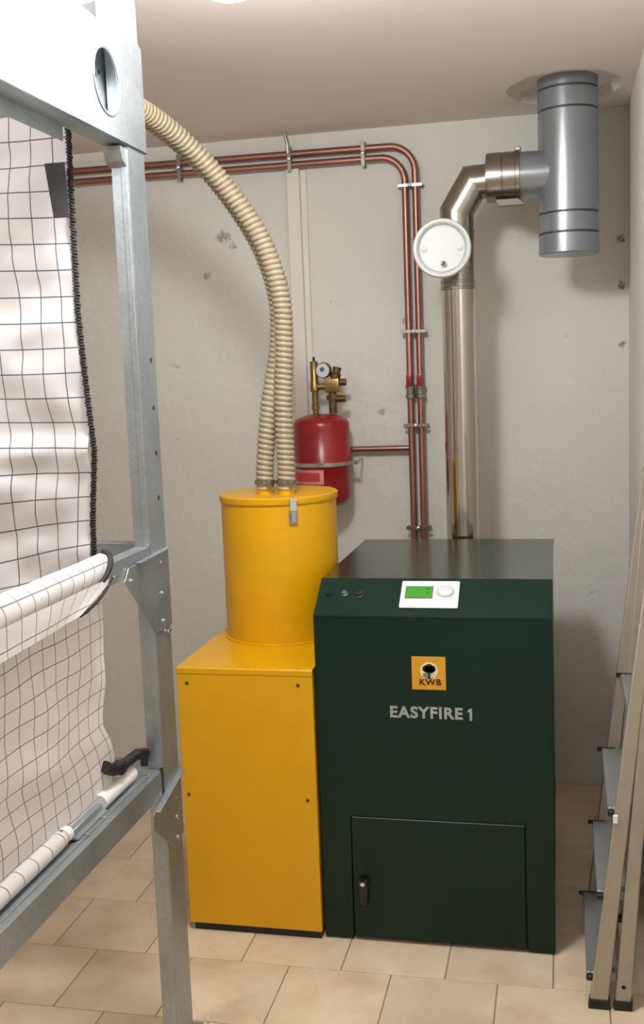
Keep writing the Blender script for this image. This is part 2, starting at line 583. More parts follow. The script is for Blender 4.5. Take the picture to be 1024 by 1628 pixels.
# floor: grout bed and every tile on it
floor = struct(MB().prism([(LX, FY, -0.1), (RX, FY, -0.1), (RX, JY, -0.1), (WX, JY, -0.1), (WX, WY, -0.1), (LX, WY, -0.1)], (0, 0, 0.096)).build('floor', 'grout'))
TS, GAP = 0.3146, 0.0034
tile_mesh = {}
def tile(x0, x1, y0, y1):
    key = (round(x1 - x0, 4), round(y1 - y0, 4))
    if key not in tile_mesh:
        b = MB()
        b.box((0, 0, -0.006), (key[0], key[1], 0.0), 0.0016, 1)
        me = bpy.data.meshes.new('tile')
        b.bm.to_mesh(me)
        b.bm.free()
        me.materials.append(M['tile'])
        tile_mesh[key] = me
    o = bpy.data.objects.new('tile', tile_mesh[key])
    COL.objects.link(o)
    o.parent = floor
    o.location = (x0, y0, 0)
rows = range(-13, 6)
for k in rows:
    ya, yb = -0.1766 + k * TS + GAP / 2, -0.1766 + (k + 1) * TS - GAP / 2
    ya, yb = max(ya, FY), min(yb, WY)
    if yb - ya < 0.02:
        continue
    off = -0.0062 if k % 2 == 0 else -0.1656
    for j in range(-11, 7):
        xa, xb = off + j * TS + GAP / 2, off + (j + 1) * TS - GAP / 2
        xa, xb = max(xa, LX), min(xb, WX if yb > JY else RX)
        if xb - xa < 0.02:
            continue
        tile(xa, xb, ya, yb)

# ------------------------------------------------------------------ ceiling lamps
def lamp(x, y, mat, label, deep):
    t = thing('ceiling_lamp', label, 'lamp', (x, y, CZ))
    MB().lathe([(0.13, 0.0), (0.155, -0.004), (0.155, -0.028), (0.150, -0.030)], (x, y, CZ)).build('base', 'white_plastic', t)
    MB().lathe([(0.148, -0.0305)] + [(0.148 * math.cos(a * PI / 24), -0.035 - deep * math.sin(a * PI / 24)) for a in range(13)], (x, y, CZ), cap=False).build('glass_dome', mat, t, angle=80)
lamp(-0.625, -0.920, 'lamp', 'round opal ceiling lamp nearest the boiler, its rim at the upper edge of the photo', 0.196)
lamp(-0.10, -2.95, 'lamp2', 'round opal ceiling lamp above the photographer', 0.06)
lamp(-1.75, -1.55, 'lamp3', 'round opal ceiling lamp above the white silo bag', 0.06)

# ------------------------------------------------------------------ pellet boiler
BW, H1, DS, H2, BD = 0.72, 1.0543, 0.137, 1.1433, 0.9263
boiler = thing('pellet_boiler', 'tall dark green boiler with slanted console and a low door in front', 'boiler', (-0.36, 0.46, 0))
MB().prism([(-BW + 0.004, 0.014, 0.02), (-BW + 0.004, 0.014, H1 - 0.006), (-BW + 0.004, DS, H2 - 0.012),
            (-BW + 0.004, BD, H2 - 0.012), (-BW + 0.004, BD, 0.02)], (BW - 0.008, 0, 0)).build('body', 'green', boiler)
DX0, DX1, DZ0, DZ1 = -0.623, -0.088, 0.016, 0.411
MB().prism([(-BW, 0.0, 0.008), (-BW, 0.0, H1), (0, 0.0, H1), (0, 0.0, 0.008), (DX1 + 0.004, 0, 0.008),
            (DX1 + 0.004, 0, DZ1 + 0.005), (DX0 - 0.004, 0, DZ1 + 0.005), (DX0 - 0.004, 0, 0.008)], (0, 0.0135, 0), 0.0015).build('front_panel', 'green', boiler)
door = MB().box((DX0, -0.001, DZ0), (DX1, 0.0135, DZ1), 0.002).build('door', 'green', boiler)
h = MB()
h.lathe([(0.017, 0), (0.017, -0.01), (0.014, -0.014)], (-0.586, -0.001, 0.19), (0, 1, 0), 20)
h.hexa([(-0.600, -0.016, 0.125), (-0.576, -0.016, 0.125), (-0.576, -0.015, 0.125), (-0.600, -0.015, 0.125),
        (-0.602, -0.034, 0.216), (-0.572, -0.034, 0.216), (-0.572, -0.013, 0.216), (-0.602, -0.013, 0.216)], 0.004, 2)
hd = h.build('handle', 'black', door)
MB().lathe([(0.0075, 0), (0.0075, -0.006), (0.005, -0.008)], (-0.587, -0.0335, 0.207), (0, 1, 0), 16).build('lock_cylinder', 'chrome', boiler)['label'] = 'bright chrome lock on the black door handle'
sd = Vector((0, DS, H2 - H1)).normalized()
sn = Vector((0, -(H2 - H1), DS)).normalized()
SO = Vector((0, 0, H1))
SLEN = math.hypot(DS, H2 - H1)
def sp(x, s, hgt):
    return Vector((x, 0, 0)) + SO + sd * s + sn * hgt
def slab(b, x0, x1, s0, s1, h0, h1, bev=0.0):
    b.hexa([sp(x0, s0, h0), sp(x1, s0, h0), sp(x1, s1, h0), sp(x0, s1, h0),
            sp(x0, s0, h1), sp(x1, s0, h1), sp(x1, s1, h1), sp(x0, s1, h1)], bev)
    return b
slab(MB(), -BW, 0, -0.004, SLEN + 0.002, -0.009, 0.002, 0.003).build('slanted_panel', 'green', boiler)
MB().box((-BW, DS - 0.002, H2 - 0.0115), (0, BD, H2), 0.002).build('top_cover', 'green_top', boiler)
MB().box((-BW + 0.03, 0.03, 0.0), (-0.03, BD - 0.03, 0.0205)).build('plinth', 'black', boiler)
cp = slab(MB(), -0.457, -0.278, 0.030, 0.1455, 0.002, 0.010, 0.003).build('control_panel', 'panel_white', boiler)
slab(MB(), -0.443, -0.357, 0.066, 0.1200, 0.010, 0.0112, 0.0005).build('display_frame', 'valve_grey', cp)['label'] = 'grey-green display border'
slab(MB(), -0.440, -0.360, 0.070, 0.1160, 0.0112, 0.0122).build('display', 'lcd', cp)['label'] = 'lit green display'
b = MB()
for i, (xx, ww, ss) in enumerate(((-0.380, 0.014, 0.103), (-0.378, 0.008, 0.085))):
    slab(b, xx, xx + ww, ss, ss + 0.007, 0.0122, 0.0125)
b.build('display_segment', 'lcd_text', cp)
b = MB().lathe([(0.030, 0), (0.030, 0.002), (0.027, 0.003), (0.024, 0.010), (0.021, 0.012), (0.0, 0.0125)], sp(-0.319, 0.094, 0.010), sn, 28, False)
b.build('dial', 'alu_white', cp)['label'] = 'round silver control dial'
for (x, s, r, mt, nm) in ((-0.682, 0.088, 0.008, 'green', 'reset_button'), (-0.634, 0.092, 0.008, 'valve_grey', 'key_switch'), (-0.586, 0.089, 0.011, 'black', 'socket')):
    f = MB().lathe([(r * 1.35, 0), (r * 1.35, 0.002), (r, 0.004), (r * 0.9, 0.009), (0, 0.0095)], sp(x, s, 0.002), sn, 20, False).build(nm, mt, boiler)
# emblem and lettering
def text_mesh(name, body, size, mat, parent, x0, x1, z0, z1, y, shear=0.0, bold=0.0, ext=0.0006):
    c = bpy.data.curves.new(name, 'FONT')
    c.body = body
    c.size = size
    c.extrude = ext
    c.offset = bold
    c.space_character = 1.12
    tmp = bpy.data.objects.new(name + '_tmp', c)
    COL.objects.link(tmp)
    dg = bpy.context.evaluated_depsgraph_get()
    me = bpy.data.meshes.new_from_object(tmp.evaluated_get(dg))
    bpy.data.objects.remove(tmp)
    xs = [v.co.x for v in me.vertices]
    ys = [v.co.y for v in me.vertices]
    ax, bx, ay, by = min(xs), max(xs), min(ys), max(ys)
    for v in me.vertices:
        X = x0 + (v.co.x - ax) / (bx - ax) * (x1 - x0)
        Z = z0 + (v.co.y - ay) / (by - ay) * (z1 - z0)
        v.co = (X, y - v.co.z, Z)
    me.materials.clear()
    me.materials.append(M[mat])
    o = bpy.data.objects.new(name, me)
    COL.objects.link(o)
    o.parent = parent
    off = Vector((0, 0, 0))
    p = parent
    while p is not None:
        off += p.location
        p = p.parent
    o.location = -off
    return o
em = MB().box((-0.419, -0.0015, 0.828), (-0.316, 0.0005, 0.931), 0.0006).build('emblem', 'logo_yellow', boiler)
em['label'] = 'square yellow maker emblem with a dark tree'
b = MB().lathe([(0.027, 0), (0.027, -0.0006)], (-0.366, -0.0015, 0.887), (0, 1, 0), 28)
b.box((-0.385, -0.0021, 0.862), (-0.347, -0.0015, 0.880))
b.build('emblem_halo', 'logo_pale', em)
b = MB()
for (dx, dz, r) in ((0, 0.003, 0.0125), (-0.010, 0.0, 0.0105), (0.010, 0.0, 0.0105), (-0.004, -0.003, 0.011), (0.005, -0.003, 0.011)):
    b.lathe([(r, 0), (r, -0.0007)], (-0.366 + dx, -0.0022, 0.894 + dz), (0, 1, 0), 18)
b.prism([(-0.370, -0.0022, 0.862), (-0.362, -0.0022, 0.862), (-0.3635, -0.0022, 0.885), (-0.3685, -0.0022, 0.885)], (0, -0.0006, 0))
b.build('emblem_tree', 'logo_dark', em)
text_mesh('emblem_lettering', 'KWB', 0.03, 'logo_brown', em, -0.396, -0.330, 0.843, 0.862, -0.0022, bold=0.0008)
text_mesh('lettering', 'EASYFIRE', 0.05, 'letter', boiler, -0.489, -0.2675, 0.737, 0.7745, -0.0005, bold=0.0016)
nx, nz = -0.2530, 0.735
MB().prism([(nx + 0.006, -0.0005, nz), (nx + 0.0135, -0.0005, nz), (nx + 0.0135, -0.0005, nz + 0.0375), (nx + 0.0075, -0.0005, nz + 0.0375), (nx, -0.0005, nz + 0.031), (nx, -0.0005, nz + 0.025), (nx + 0.006, -0.0005, nz + 0.0285)], (0, -0.0006, 0)).build('numeral', 'letter', boiler)

# ------------------------------------------------------------------ yellow feed unit and drum
box = thing('feed_unit', 'yellow sheet-metal cabinet on the floor left of the green boiler', 'cabinet', (-0.946, 0.35, 0))
YX0, YX1, YF, YB, YT, YG = -1.168, -0.7265, -0.0188, 0.70, 0.8853, 0.028
MB().box((YX0 + 0.002, YF + 0.004, YG), (YX1 - 0.002, YB, YT - 0.006)).build('body', 'yellow', box)
MB().box((YX0, YF, YG), (YX1, YF + 0.004, YT - 0.022), 0.0014).build('front_panel', 'yellow', box)
MB().prism([(YX0, YF - 0.001, YT - 0.02), (YX0, YF - 0.001, YT - 0.004), (YX0, YF + 0.003, YT), (YX0, YB, YT), (YX0, YB, YT - 0.0065), (YX0, YF + 0.0035, YT - 0.0065), (YX0, YF + 0.0035, YT - 0.02)],
           (YX1 - YX0, 0, 0)).build('top_cover', 'yellow', box)
for x, z in ((-1.135, 0.834), (-0.772, 0.836), (-1.149, 0.465), (-0.756, 0.464)):
    MB().lathe([(0.006, 0), (0.006, -0.001), (0.003, -0.003)], (x, YF, z), (0, 1, 0), 12).build('screw', 'brass_dark', box)
MB().box((YX0 + 0.012, YF + 0.012, 0.0), (YX1 - 0.006, YB - 0.02, YG + 0.001)).build('plinth', 'black', box)

DCX, DCY, DR = -0.9355, 0.455, 0.204
drum = thing('pellet_drum', 'round yellow drum with lid and latch standing on the yellow cabinet', 'drum', (DCX, DCY, YT))
MB().lathe([(DR + 0.001, YT), (DR + 0.001, YT + 0.006), (DR - 0.003, YT + 0.008), (DR - 0.003, 1.366)], (DCX, DCY, 0), n=64).build('shell', 'yellow', drum)
MB().lathe([(DR + 0.002, 1.3635), (DR + 0.003, 1.366), (DR + 0.003, 1.384), (DR, 1.3875), (0, 1.389)], (DCX, DCY, 0), n=64, cap=False).build('lid', 'yellow', drum)
la = math.radians(-62)
lc = Vector((DCX + math.cos(la) * DR, DCY + math.sin(la) * DR, 0))
ld = Vector((math.cos(la), math.sin(la), 0))
lt = Vector((-ld.y, ld.x, 0))
def lbox(b, t0, t1, d0, d1, z0, z1, bev=0.001):
    P = lambda t, d, z: lc + lt * t + ld * d + Vector((0, 0, z))
    b.hexa([P(t0, d0, z0), P(t1, d0, z0), P(t1, d1, z0), P(t0, d1, z0), P(t0, d0, z1), P(t1, d0, z1), P(t1, d1, z1), P(t0, d1, z1)], bev)
    return b
latch = lbox(MB(), -0.012, 0.012, -0.003, 0.010, 1.342, 1.381, 0.002)
lbox(latch, -0.014, 0.014, 0.003, 0.012, 1.375, 1.386)
lt_o = latch.build('latch', 'chrome', drum)
lt_o['label'] = 'bright metal toggle latch'
lbox(lbox(MB(), -0.011, 0.011, -0.003, 0.012, 1.303, 1.338, 0.003), -0.015, 0.015, -0.003, 0.003, 1.298, 1.345).build('lever', 'steel_band', lt_o)
HA, HB = Vector((-0.958, 0.37, 1.39)), Vector((-0.8835, 0.37, 1.39))
for p in (HA, HB):
    MB().cyl((p.x, p.y, 1.388), (p.x, p.y, 1.43), 0.0285, 24).build('hose_socket', 'yellow', drum)

# ------------------------------------------------------------------ the two spiral hoses
def hose(path, label):
    pts = resample(catmull(path, 24), 0.0036)
    b = MB()
    P = pts
    n = 20
    T = [(P[min(i + 1, len(P) - 1)] - P[max(i - 1, 0)]).normalized() for i in range(len(P))]
    u = T[0].cross(Vector((0, 1, 0))).normalized()
    uvl = b.bm.loops.layers.uv.verify()
    per = 5
    rings = []
    for i in range(len(P)):
        u = (u - T[i] * u.dot(T[i])).normalized()
        v = T[i].cross(u)
        ring = []
        for k in range(n):
            ph = i / per + k / n                       # a helix, one turn per pitch
            r = 0.0302 + 0.0024 * math.cos(2 * PI * (ph - 0.5))
            ring.append(b.bm.verts.new(P[i] + (u * math.cos(2 * PI * k / n) + v * math.sin(2 * PI * k / n)) * r))
        rings.append(ring)
    for i in range(len(P) - 1):
        for k in range(n):
            kk = (k + 1) % n
            f = b.bm.faces.new((rings[i][k], rings[i][kk], rings[i + 1][kk], rings[i + 1][k]))
            for l, (a, c) in zip(f.loops, ((i, k), (i, k + 1), (i + 1, k + 1), (i + 1, k))):
                l[uvl].uv = (c / n, a / per + c / n)
    b.bm.faces.new(list(reversed(rings[0])))
    b.bm.faces.new(rings[-1])
    t = thing('spiral_hose', label, 'hose', path[0], 'suction hoses of the drum')
    b.build('hose', 'hose', t, angle=80)
    p = Vector(path[0])
    c = MB().lathe([(0.0345, -0.007), (0.0355, -0.006), (0.0355, 0.006), (0.0345, 0.007), (0.0335, 0.007), (0.0335, -0.007)], (p.x, p.y, p.z + 0.026), n=28, cap=False)
    c.box((p.x + 0.018, p.y - 0.048, p.z + 0.018), (p.x + 0.032, p.y - 0.026, p.z + 0.034), 0.002)
    c.build('hose_clamp', 'valve_grey', t)['label'] = 'grey steel hose clamp'
hose([(HB.x, HB.y, 1.404), (-0.882, 0.37, 1.50), (-0.880, 0.365, 1.70), (-0.868, 0.36, 1.90), (-0.872, 0.35, 2.06), (-0.925, 0.33, 2.24),
      (-1.035, 0.28, 2.42), (-1.125, 0.18, 2.535), (-1.185, 0.03, 2.592), (-1.21, -0.15, 2.60), (-1.22, -0.30, 2.585), (-1.22, -0.60, 2.56)],
     'cream spiral hose rising from the drum lid, right one of the two')
hose([(HA.x, HA.y, 1.404), (-0.956, 0.375, 1.50), (-0.933, 0.385, 1.70), (-0.901, 0.415, 1.90), (-0.906, 0.42, 2.07), (-0.962, 0.395, 2.25),
      (-1.072, 0.335, 2.435), (-1.172, 0.225, 2.555), (-1.243, 0.06, 2.618), (-1.275, -0.13, 2.632), (-1.290, -0.30, 2.62), (-1.290, -0.60, 2.59)],
     'cream spiral hose rising from the drum lid, left one of the two')

# ------------------------------------------------------------------ expansion vessel and safety group
VX, VY, VR = -0.952, 1.255, 0.119
ves = thing('expansion_vessel', 'red pressure vessel on the back wall behind the yellow drum', 'vessel', (VX, VY, 1.23))
prof = [(0.0, 1.232), (0.05, 1.234), (0.085, 1.242), (0.107, 1.256), (0.117, 1.275), (VR, 1.30), (VR, 1.418), (VR + 0.003, 1.421), (VR + 0.003, 1.427), (VR, 1.430),
        (VR, 1.572), (0.1165, 1.588), (0.109, 1.600), (0.085, 1.612), (0.045, 1.622), (0.0, 1.624)]
MB().lathe(prof, (VX, VY, 0), n=48, cap=False).build('body', 'red', ves, angle=50)
bn = MB().lathe([(VR, 1.408), (VR + 0.0045, 1.409), (VR + 0.0045, 1.425), (VR, 1.426)], (VX, VY, 0), n=48, cap=False)
bn.box((VX + 0.095, VY - 0.01, 1.409), (VX + 0.118 + 0.03, VY + 0.004, 1.425), 0.002)
bn.box((VX + 0.144, VY - 0.01, 1.409), (VX + 0.148, WY, 1.425))
bn.box((VX - 0.148, VY - 0.01, 1.409), (VX - 0.144, WY, 1.425))
bn.box((VX - 0.148, VY - 0.01, 1.409), (VX - 0.095, VY + 0.004, 1.425), 0.002)
bn.build('mounting_band', 'steel_band', ves)['label'] = 'steel strap holding the vessel'
st = MB().patch((VX, VY), VR, math.radians(-150), math.radians(-76), 1.338, 1.398).build('sticker', 'pink', ves)
st['label'] = 'red sticker with pale border'
MB().patch((VX, VY), VR + 0.001, math.radians(-146), math.radians(-84), 1.350, 1.386).build('sticker_field', 'red_light', st)

sg = thing('safety_group', 'brass valve assembly with round gauge above the red vessel', 'valve', (-0.93, 1.25, 1.626))
MB().lathe([(0.012, 1.624), (0.012, 1.640), (0.0165, 1.643), (0.0165, 1.662), (0.013, 1.666), (0.013, 1.715), (0.019, 1.718), (0.019, 1.756), (0.0165, 1.760), (0.0165, 1.838), (0.012, 1.843), (0.004, 1.845)],
           (-0.972, 1.25, 0), n=20).build('air_vent', 'brass', sg)
MB().cyl((-0.972, 1.25, 1.845), (-0.972, 1.25, 1.860), 0.0055, 12).build('vent_cap', 'black', sg)
b = MB()
b.cyl((-0.972, 1.25, 1.737), (-0.885, 1.25, 1.737), 0.014, 16)
b.box((-0.925, 1.228, 1.712), (-0.865, 1.272, 1.768), 0.006, 2)
b.build('manifold', 'brass', sg)
b = MB()
b.cyl((-0.897, 1.25, 1.624), (-0.897, 1.25, 1.715), 0.017, 16)
b.lathe([(0.027, 0), (0.027, 0.02)], (-0.897, 1.25, 1.68), n=6)
b.build('riser', 'brass_dark', sg)
b = MB()
b.lathe([(0.022, 0), (0.022, 0.022), (0.018, 0.026), (0.018, 0.05), (0.0, 0.052)], (-0.885, 1.25, 1.766), (0.25, 0, 1), 20)
b.cyl((-0.885, 1.25, 1.752), (-0.838, 1.25, 1.752), 0.014, 14)
b.build('safety_valve', 'brass_dark', sg)
MB().cyl((-0.90, 1.25, 1.684), (-0.842, 1.25, 1.684), 0.0145, 14).build('discharge_port', 'brass_dark', sg)
g = MB().lathe([(0.031, 0.0), (0.033, 0.002), (0.033, 0.018), (0.029, 0.02)], (-0.930, 1.226, 1.803), (0.22, 1, 0), 28).build('gauge', 'brass_dark', sg)
MB().lathe([(0.029, 0.0), (0.029, -0.0015)], (-0.930, 1.226, 1.803), (0.22, 1, 0), 28).build('dial_face', 'gauge_face', g)
MB().lathe([(0.010, -0.0015), (0.010, -0.003)], (-0.932, 1.226, 1.807), (0.22, 1, 0), 16).build('dial_centre', 'gauge_blue', g)

# ------------------------------------------------------------------ copper pipes
PY = 1.365
PRAD = 0.0142
def pipe(path, r, rad, label, name='copper_pipe', group='heating pipes on the back wall'):
    b = MB().tube(fillet(path, rad, 10), r, 14)
    return tag(b.build(name, 'copper', None, angle=60), label, 'pipe', group)
ZO, ZI, XO, XI = 2.701, 2.659, -0.5435, -0.5865
pipe([(LX + 0.003, PY, ZO + 0.012), (XO, PY, ZO), (XO, PY, 0.62), (XO, BD + 0.002, 0.62)], PRAD, 0.105, 'long copper pipe with a wide bend, upper and outer one of the pair')
pipe([(LX + 0.003, PY, ZI + 0.004), (XI, PY, ZI), (XI, PY, 0.50), (XI, BD + 0.002, 0.50)], PRAD, 0.10, 'long copper pipe with a wide bend, lower and inner one of the pair')
pipe([(XI - PRAD + 0.002, PY, 1.464), (-0.868, PY, 1.464), (-0.868, PY, 1.33)], 0.0125, 0.03, 'short level copper branch pipe from the riser to behind the red vessel')

def clamp(x, z, horiz, label, stud=False):
    t = thing('pipe_clamp', label, 'clamp', (x, PY, z), 'double pipe clamps')
    d = 0.0215
    ax = (1, 0, 0) if horiz else (0, 0, 1)
    for s in (-1, 1):
        c = (x, PY, z + s * d) if horiz else (x + s * d, PY, z)
        MB().lathe([(PRAD, -0.008), (PRAD + 0.003, -0.008), (PRAD + 0.003, 0.008), (PRAD, 0.008)], c, ax, 20, False).build('ring', 'steel_band', t)
    L = 0.052
    b = MB()
    if horiz:
        b.box((x - 0.008, PY - PRAD - 0.006, z - L), (x + 0.008, PY - PRAD - 0.003, z + L), 0.001)
        b.box((x - 0.006, PY + PRAD + 0.002, z - L), (x + 0.006, PY + PRAD + 0.005, z + L), 0.001)
    else:
        b.box((x - L, PY - PRAD - 0.006, z - 0.007), (x + L, PY - PRAD - 0.003, z + 0.007), 0.001)
        b.box((x - L, PY + PRAD + 0.002, z - 0.006), (x + L, PY + PRAD + 0.005, z + 0.006), 0.001)
    b.cyl((x, PY - PRAD - 0.012, z), (x, WY, z), 0.005, 10)
    b.build('bracket', 'valve_grey', t)
    MB().lathe([(0.008, 0), (0.008, -0.005), (0.004, -0.007)], (x, PY - PRAD - 0.0115, z), (0, 1, 0), 12).build('bolt', 'zinc', t)
    if stud:
        MB().tube([(x, PY - 0.03, z + 0.02), (x, PY - 0.035, z + 0.06), (x - 0.012, PY - 0.035, CZ)], 0.008, 10).build('hanger_rod', 'steel_band', t)
clamp(-0.755, 2.680, True, 'double pipe clamp on the level copper run, nearest the bend')
clamp(-1.067, 2.682, True, 'double pipe clamp hung from the ceiling above the white trunking', True)
clamp(-1.553, 2.684, True, 'double pipe clamp on the level copper run, left of the hoses')
clamp(-0.565, 2.540, False, 'double pipe clamp on the copper risers, just under the bend')
clamp(-0.565, 1.950, False, 'double pipe clamp on the copper risers, above the red valve handles')
clamp(-0.565, 1.560, False, 'double pipe clamp on the copper risers, between valves and branch pipe')
clamp(-0.565, 1.125, False, 'double pipe clamp on the copper risers, just above the boiler top')

for x, wh in ((XI, 'left'), (XO, 'right')):
    t = thing('ball_valve', 'small grey shut-off valve with red handle on the %s copper riser' % wh, 'valve', (x, PY, 1.70), 'shut-off valves')
    MB().lathe([(0.017, 1.672), (0.0205, 1.674), (0.0205, 1.690), (0.018, 1.692), (0.018, 1.712), (0.0205, 1.714), (0.0205, 1.730), (0.017, 1.732)], (x, PY, 0), n=16).build('body', 'valve_grey', t)
    MB().box((x - 0.013, PY - 0.034, 1.725), (x + 0.011, PY - 0.024, 1.775), 0.004, 2).build('handle', 'red', t)['label'] = 'red handle'
    MB().cyl((x, PY - 0.03, 1.735), (x, PY - 0.015, 1.735), 0.006, 10).build('stem', 'valve_grey', t)

# ------------------------------------------------------------------ flue
FR = 0.0625
AX, AZ = -0.347, 2.48
flue = thing('flue_pipe', 'polished steel flue pipe rising behind the boiler to the grey tee', 'pipe', (AX, FYC, 1.0))
MB().tube([(AX, FYC, 0.86), (AX, FYC, 2.10)], FR, 40).build('lower_pipe', 'stainless', flue)
MB().tube([(AX, FYC, 2.09), (AX, FYC, 2.30)], FR + 0.0015, 40).build('middle_pipe', 'stainless_dull', flue)
for z in (2.09, 2.115, 2.30):
    MB().lathe([(FR, -0.005), (FR + 0.004, -0.003), (FR + 0.004, 0.003), (FR, 0.005)], (AX, FYC, z), n=40, cap=False).build('joint_ring', 'stainless_dull', flue)
MB().tube([(AX, FYC, 0.87), (AX, BD + 0.005, 0.87)], FR, 32).build('boiler_outlet', 'stainless_dull', flue)
# mitred elbow: rings cut on the bisecting planes
def mitre(b, stations, r, n=40):
    rings = []
    for (p, d) in stations:          # p centre, d = list of (in-dir, plane normal)
        pass
def elbow(pts, r, n=40):
    P = [Vector(p) for p in pts]
    segs = []
    for i in range(len(P) - 1):
        d = (P[i + 1] - P[i]).normalized()
        def plane(k):
            if k == 0:
                return (P[1] - P[0]).normalized()
            if k == len(P) - 1:
                return (P[-1] - P[-2]).normalized()
            return ((P[k] - P[k - 1]).normalized() + (P[k + 1] - P[k]).normalized()).normalized()
        v = Vector((0, 1, 0))
        u = d.cross(v).normalized()
        b = MB()
        rr = []
        for k in (i, i + 1):
            nm = plane(k)
            ring = []
            for j in range(n):
                off = (u * math.cos(2 * PI * j / n) + v * math.sin(2 * PI * j / n)) * r
                base = P[k] + off
                t = -(off.dot(nm)) / d.dot(nm)
                ring.append(b.bm.verts.new(base + d * t))
            rr.append(ring)
        for j in range(n):
            b.bm.faces.new((rr[0][j], rr[0][(j + 1) % n], rr[1][(j + 1) % n], rr[1][j]))
        bmesh.ops.recalc_face_normals(b.bm, faces=b.bm.faces[:])
        segs.append(b)
    return segs
EP = [(AX, FYC, 2.30), (AX, FYC, 2.372), (-0.283, FYC, 2.476), (-0.19, FYC, AZ)]
for b in elbow(EP, FR):
    b.build('elbow_segment', 'stainless_dull', flue)
MB().lathe([(0.066, -0.235), (0.088, -0.232), (0.0895, -0.225), (0.0895, -0.176), (0.0875, -0.174), (0.0875, -0.172), (0.0895, -0.170), (0.0895, -0.118), (0.086, -0.114)],
           (0, FYC, AZ + 0.008), (1, 0, 0), 44).build('sleeve', 'stainless_dull', flue)
b = MB().lathe([(0.0895, -0.126), (0.093, -0.124), (0.093, -0.110), (0.0865, -0.108)], (0, FYC, AZ + 0.008), (1, 0, 0), 44, False)
b.box((-0.128, FYC - 0.012, AZ + 0.095), (-0.106, FYC + 0.012, AZ + 0.112), 0.003)
b.build('clamp_band', 'stainless_dull', flue)
b = MB()
b.prism([(-0.20, FYC - 0.05, AZ - 0.078), (-0.115, FYC - 0.05, AZ - 0.078), (-0.092, FYC - 0.05, AZ - 0.103), (-0.188, FYC - 0.05, AZ - 0.103)], (0, 0.03, 0), 0.002)
b.build('drip_shield', 'shield', flue)

TR = 0.1085
tee = thing('flue_tee', 'thick grey flue tee hanging from the ceiling near the right wall', 'pipe', (FX, FYC, 2.19))
prof = [(TR - 0.004, 2.192), (TR, 2.196)]
for z in (2.267, 2.339, 2.701, 2.774):
    prof += [(TR, z - 0.004), (TR - 0.004, z - 0.002), (TR - 0.004, z + 0.002), (TR, z + 0.004)]
prof += [(TR, 2.8155)]
MB().lathe(prof, (FX, FYC, 0), n=64).build('vertical_body', 'grey_flue', tee)
for z in (2.267, 2.339, 2.701, 2.774):
    MB().lathe([(TR - 0.0045, z - 0.0028), (TR - 0.001, z - 0.0028), (TR - 0.001, z + 0.0028), (TR - 0.0045, z + 0.0028)], (FX, FYC, 0), n=64, cap=False).build('seam', 'grey_seam', tee)
MB().lathe([(0.0855, -0.116), (0.0855, FX - 0.02)], (0, FYC, AZ + 0.008), (1, 0, 0), 48).build('side_branch', 'grey_flue', tee)

# draught regulator
rc = Vector((-0.388, 0.865, 2.225))
rn = Vector((0.07, -1, 0.02)).normalized()
reg = thing('draught_regulator', 'round bright metal draught flap on the flue beside the copper pipes', 'regulator', rc)
MB().tube([(AX, FYC - 0.03, 2.222), rc - rn * 0.022], 0.062, 32).build('stub', 'stainless_dull', reg)
MB().lathe([(0.060, -0.024), (0.064, -0.022), (0.066, -0.004), (0.100, -0.002), (0.106, 0.004), (0.106, 0.024), (0.102, 0.030), (0.094, 0.031), (0.088, 0.026), (0.086, 0.012)], rc, rn, 56, False).build('rim', 'alu_white', reg)
MB().lathe([(0.087, 0.012), (0.084, 0.016), (0.080, 0.013), (0.060, 0.0125), (0.045, 0.0133), (0.0, 0.0136)], rc, rn, 48, False).build('flap', 'alu_white', reg)
ru = Vector((0, 0, 1))
rr_ = rn.cross(ru).normalized()
MB().lathe([(0.011, 0.013), (0.011, 0.024), (0.008, 0.026)], rc - ru * 0.056 - rr_ * 0.005, rn, 16).build('adjusting_nut', 'chrome', reg)
MB().lathe([(0.0065, 0.026), (0.0065, 0.029)], rc - ru * 0.056 - rr_ * 0.005, rn, 12).build('counterweight_screw', 'black', reg)
for s in (-1, 1):
    p = rc + rr_ * s * 0.066
    MB().lathe([(0.012, 0.010), (0.012, 0.0155), (0.010, 0.0165)], p, rn, 14).build('hinge_boss', 'alu_white', reg)

# white painted trunking on the wall
t = thing('cable_trunking', 'white painted vertical trunking on the back wall behind the hoses', 'trunking', (-1.06, WY, 0))
MB().box((-1.090, WY - 0.032, 0.0), (-1.034, WY, 2.648), 0.003).build('cover', 'trunking', t)
MB().box((-1.034, WY - 0.014, 0.0), (-1.008, WY, 2.642), 0.002).build('side_rail', 'trunking', t)

# ------------------------------------------------------------------ silo frame
SX = -0.98
frame = thing('silo_rack', 'galvanised steel rack of the pellet silo, left of the yellow cabinet', 'rack', (SX, -0.585, 0))
PYN, PYF = -0.640, -0.535
def channel(x0, x1, y0, y1, z0, z1, th=0.004, lip=0.016):
    """upright C section open to -X with returned lips"""
    b = MB()
    pts = [(x0, y0), (x1, y0), (x1, y1), (x0, y1), (x0, y1 - lip), (x0 + th, y1 - lip), (x0 + th, y1 - th), (x1 - th, y1 - th),
           (x1 - th, y0 + th), (x0 + th, y0 + th), (x0 + th, y0 + lip), (x0, y0 + lip)]
    b.prism([(x, y, z0) for x, y in pts], (0, 0, z1 - z0))
    return b
post = channel(SX - 0.044, SX, PYN, PYF, 0.006, 2.70).build('post', 'galv', frame)
MB().box((SX - 0.020, PYN - 0.0022, 0.006), (SX - 0.004, PYN, 2.36), 0.001).build('post_rib', 'galv', post)
MB().box((SX - 0.070, PYN - 0.03, 0.0), (SX + 0.02, PYF + 0.03, 0.0065), 0.001).build('foot_plate', 'galv', post)
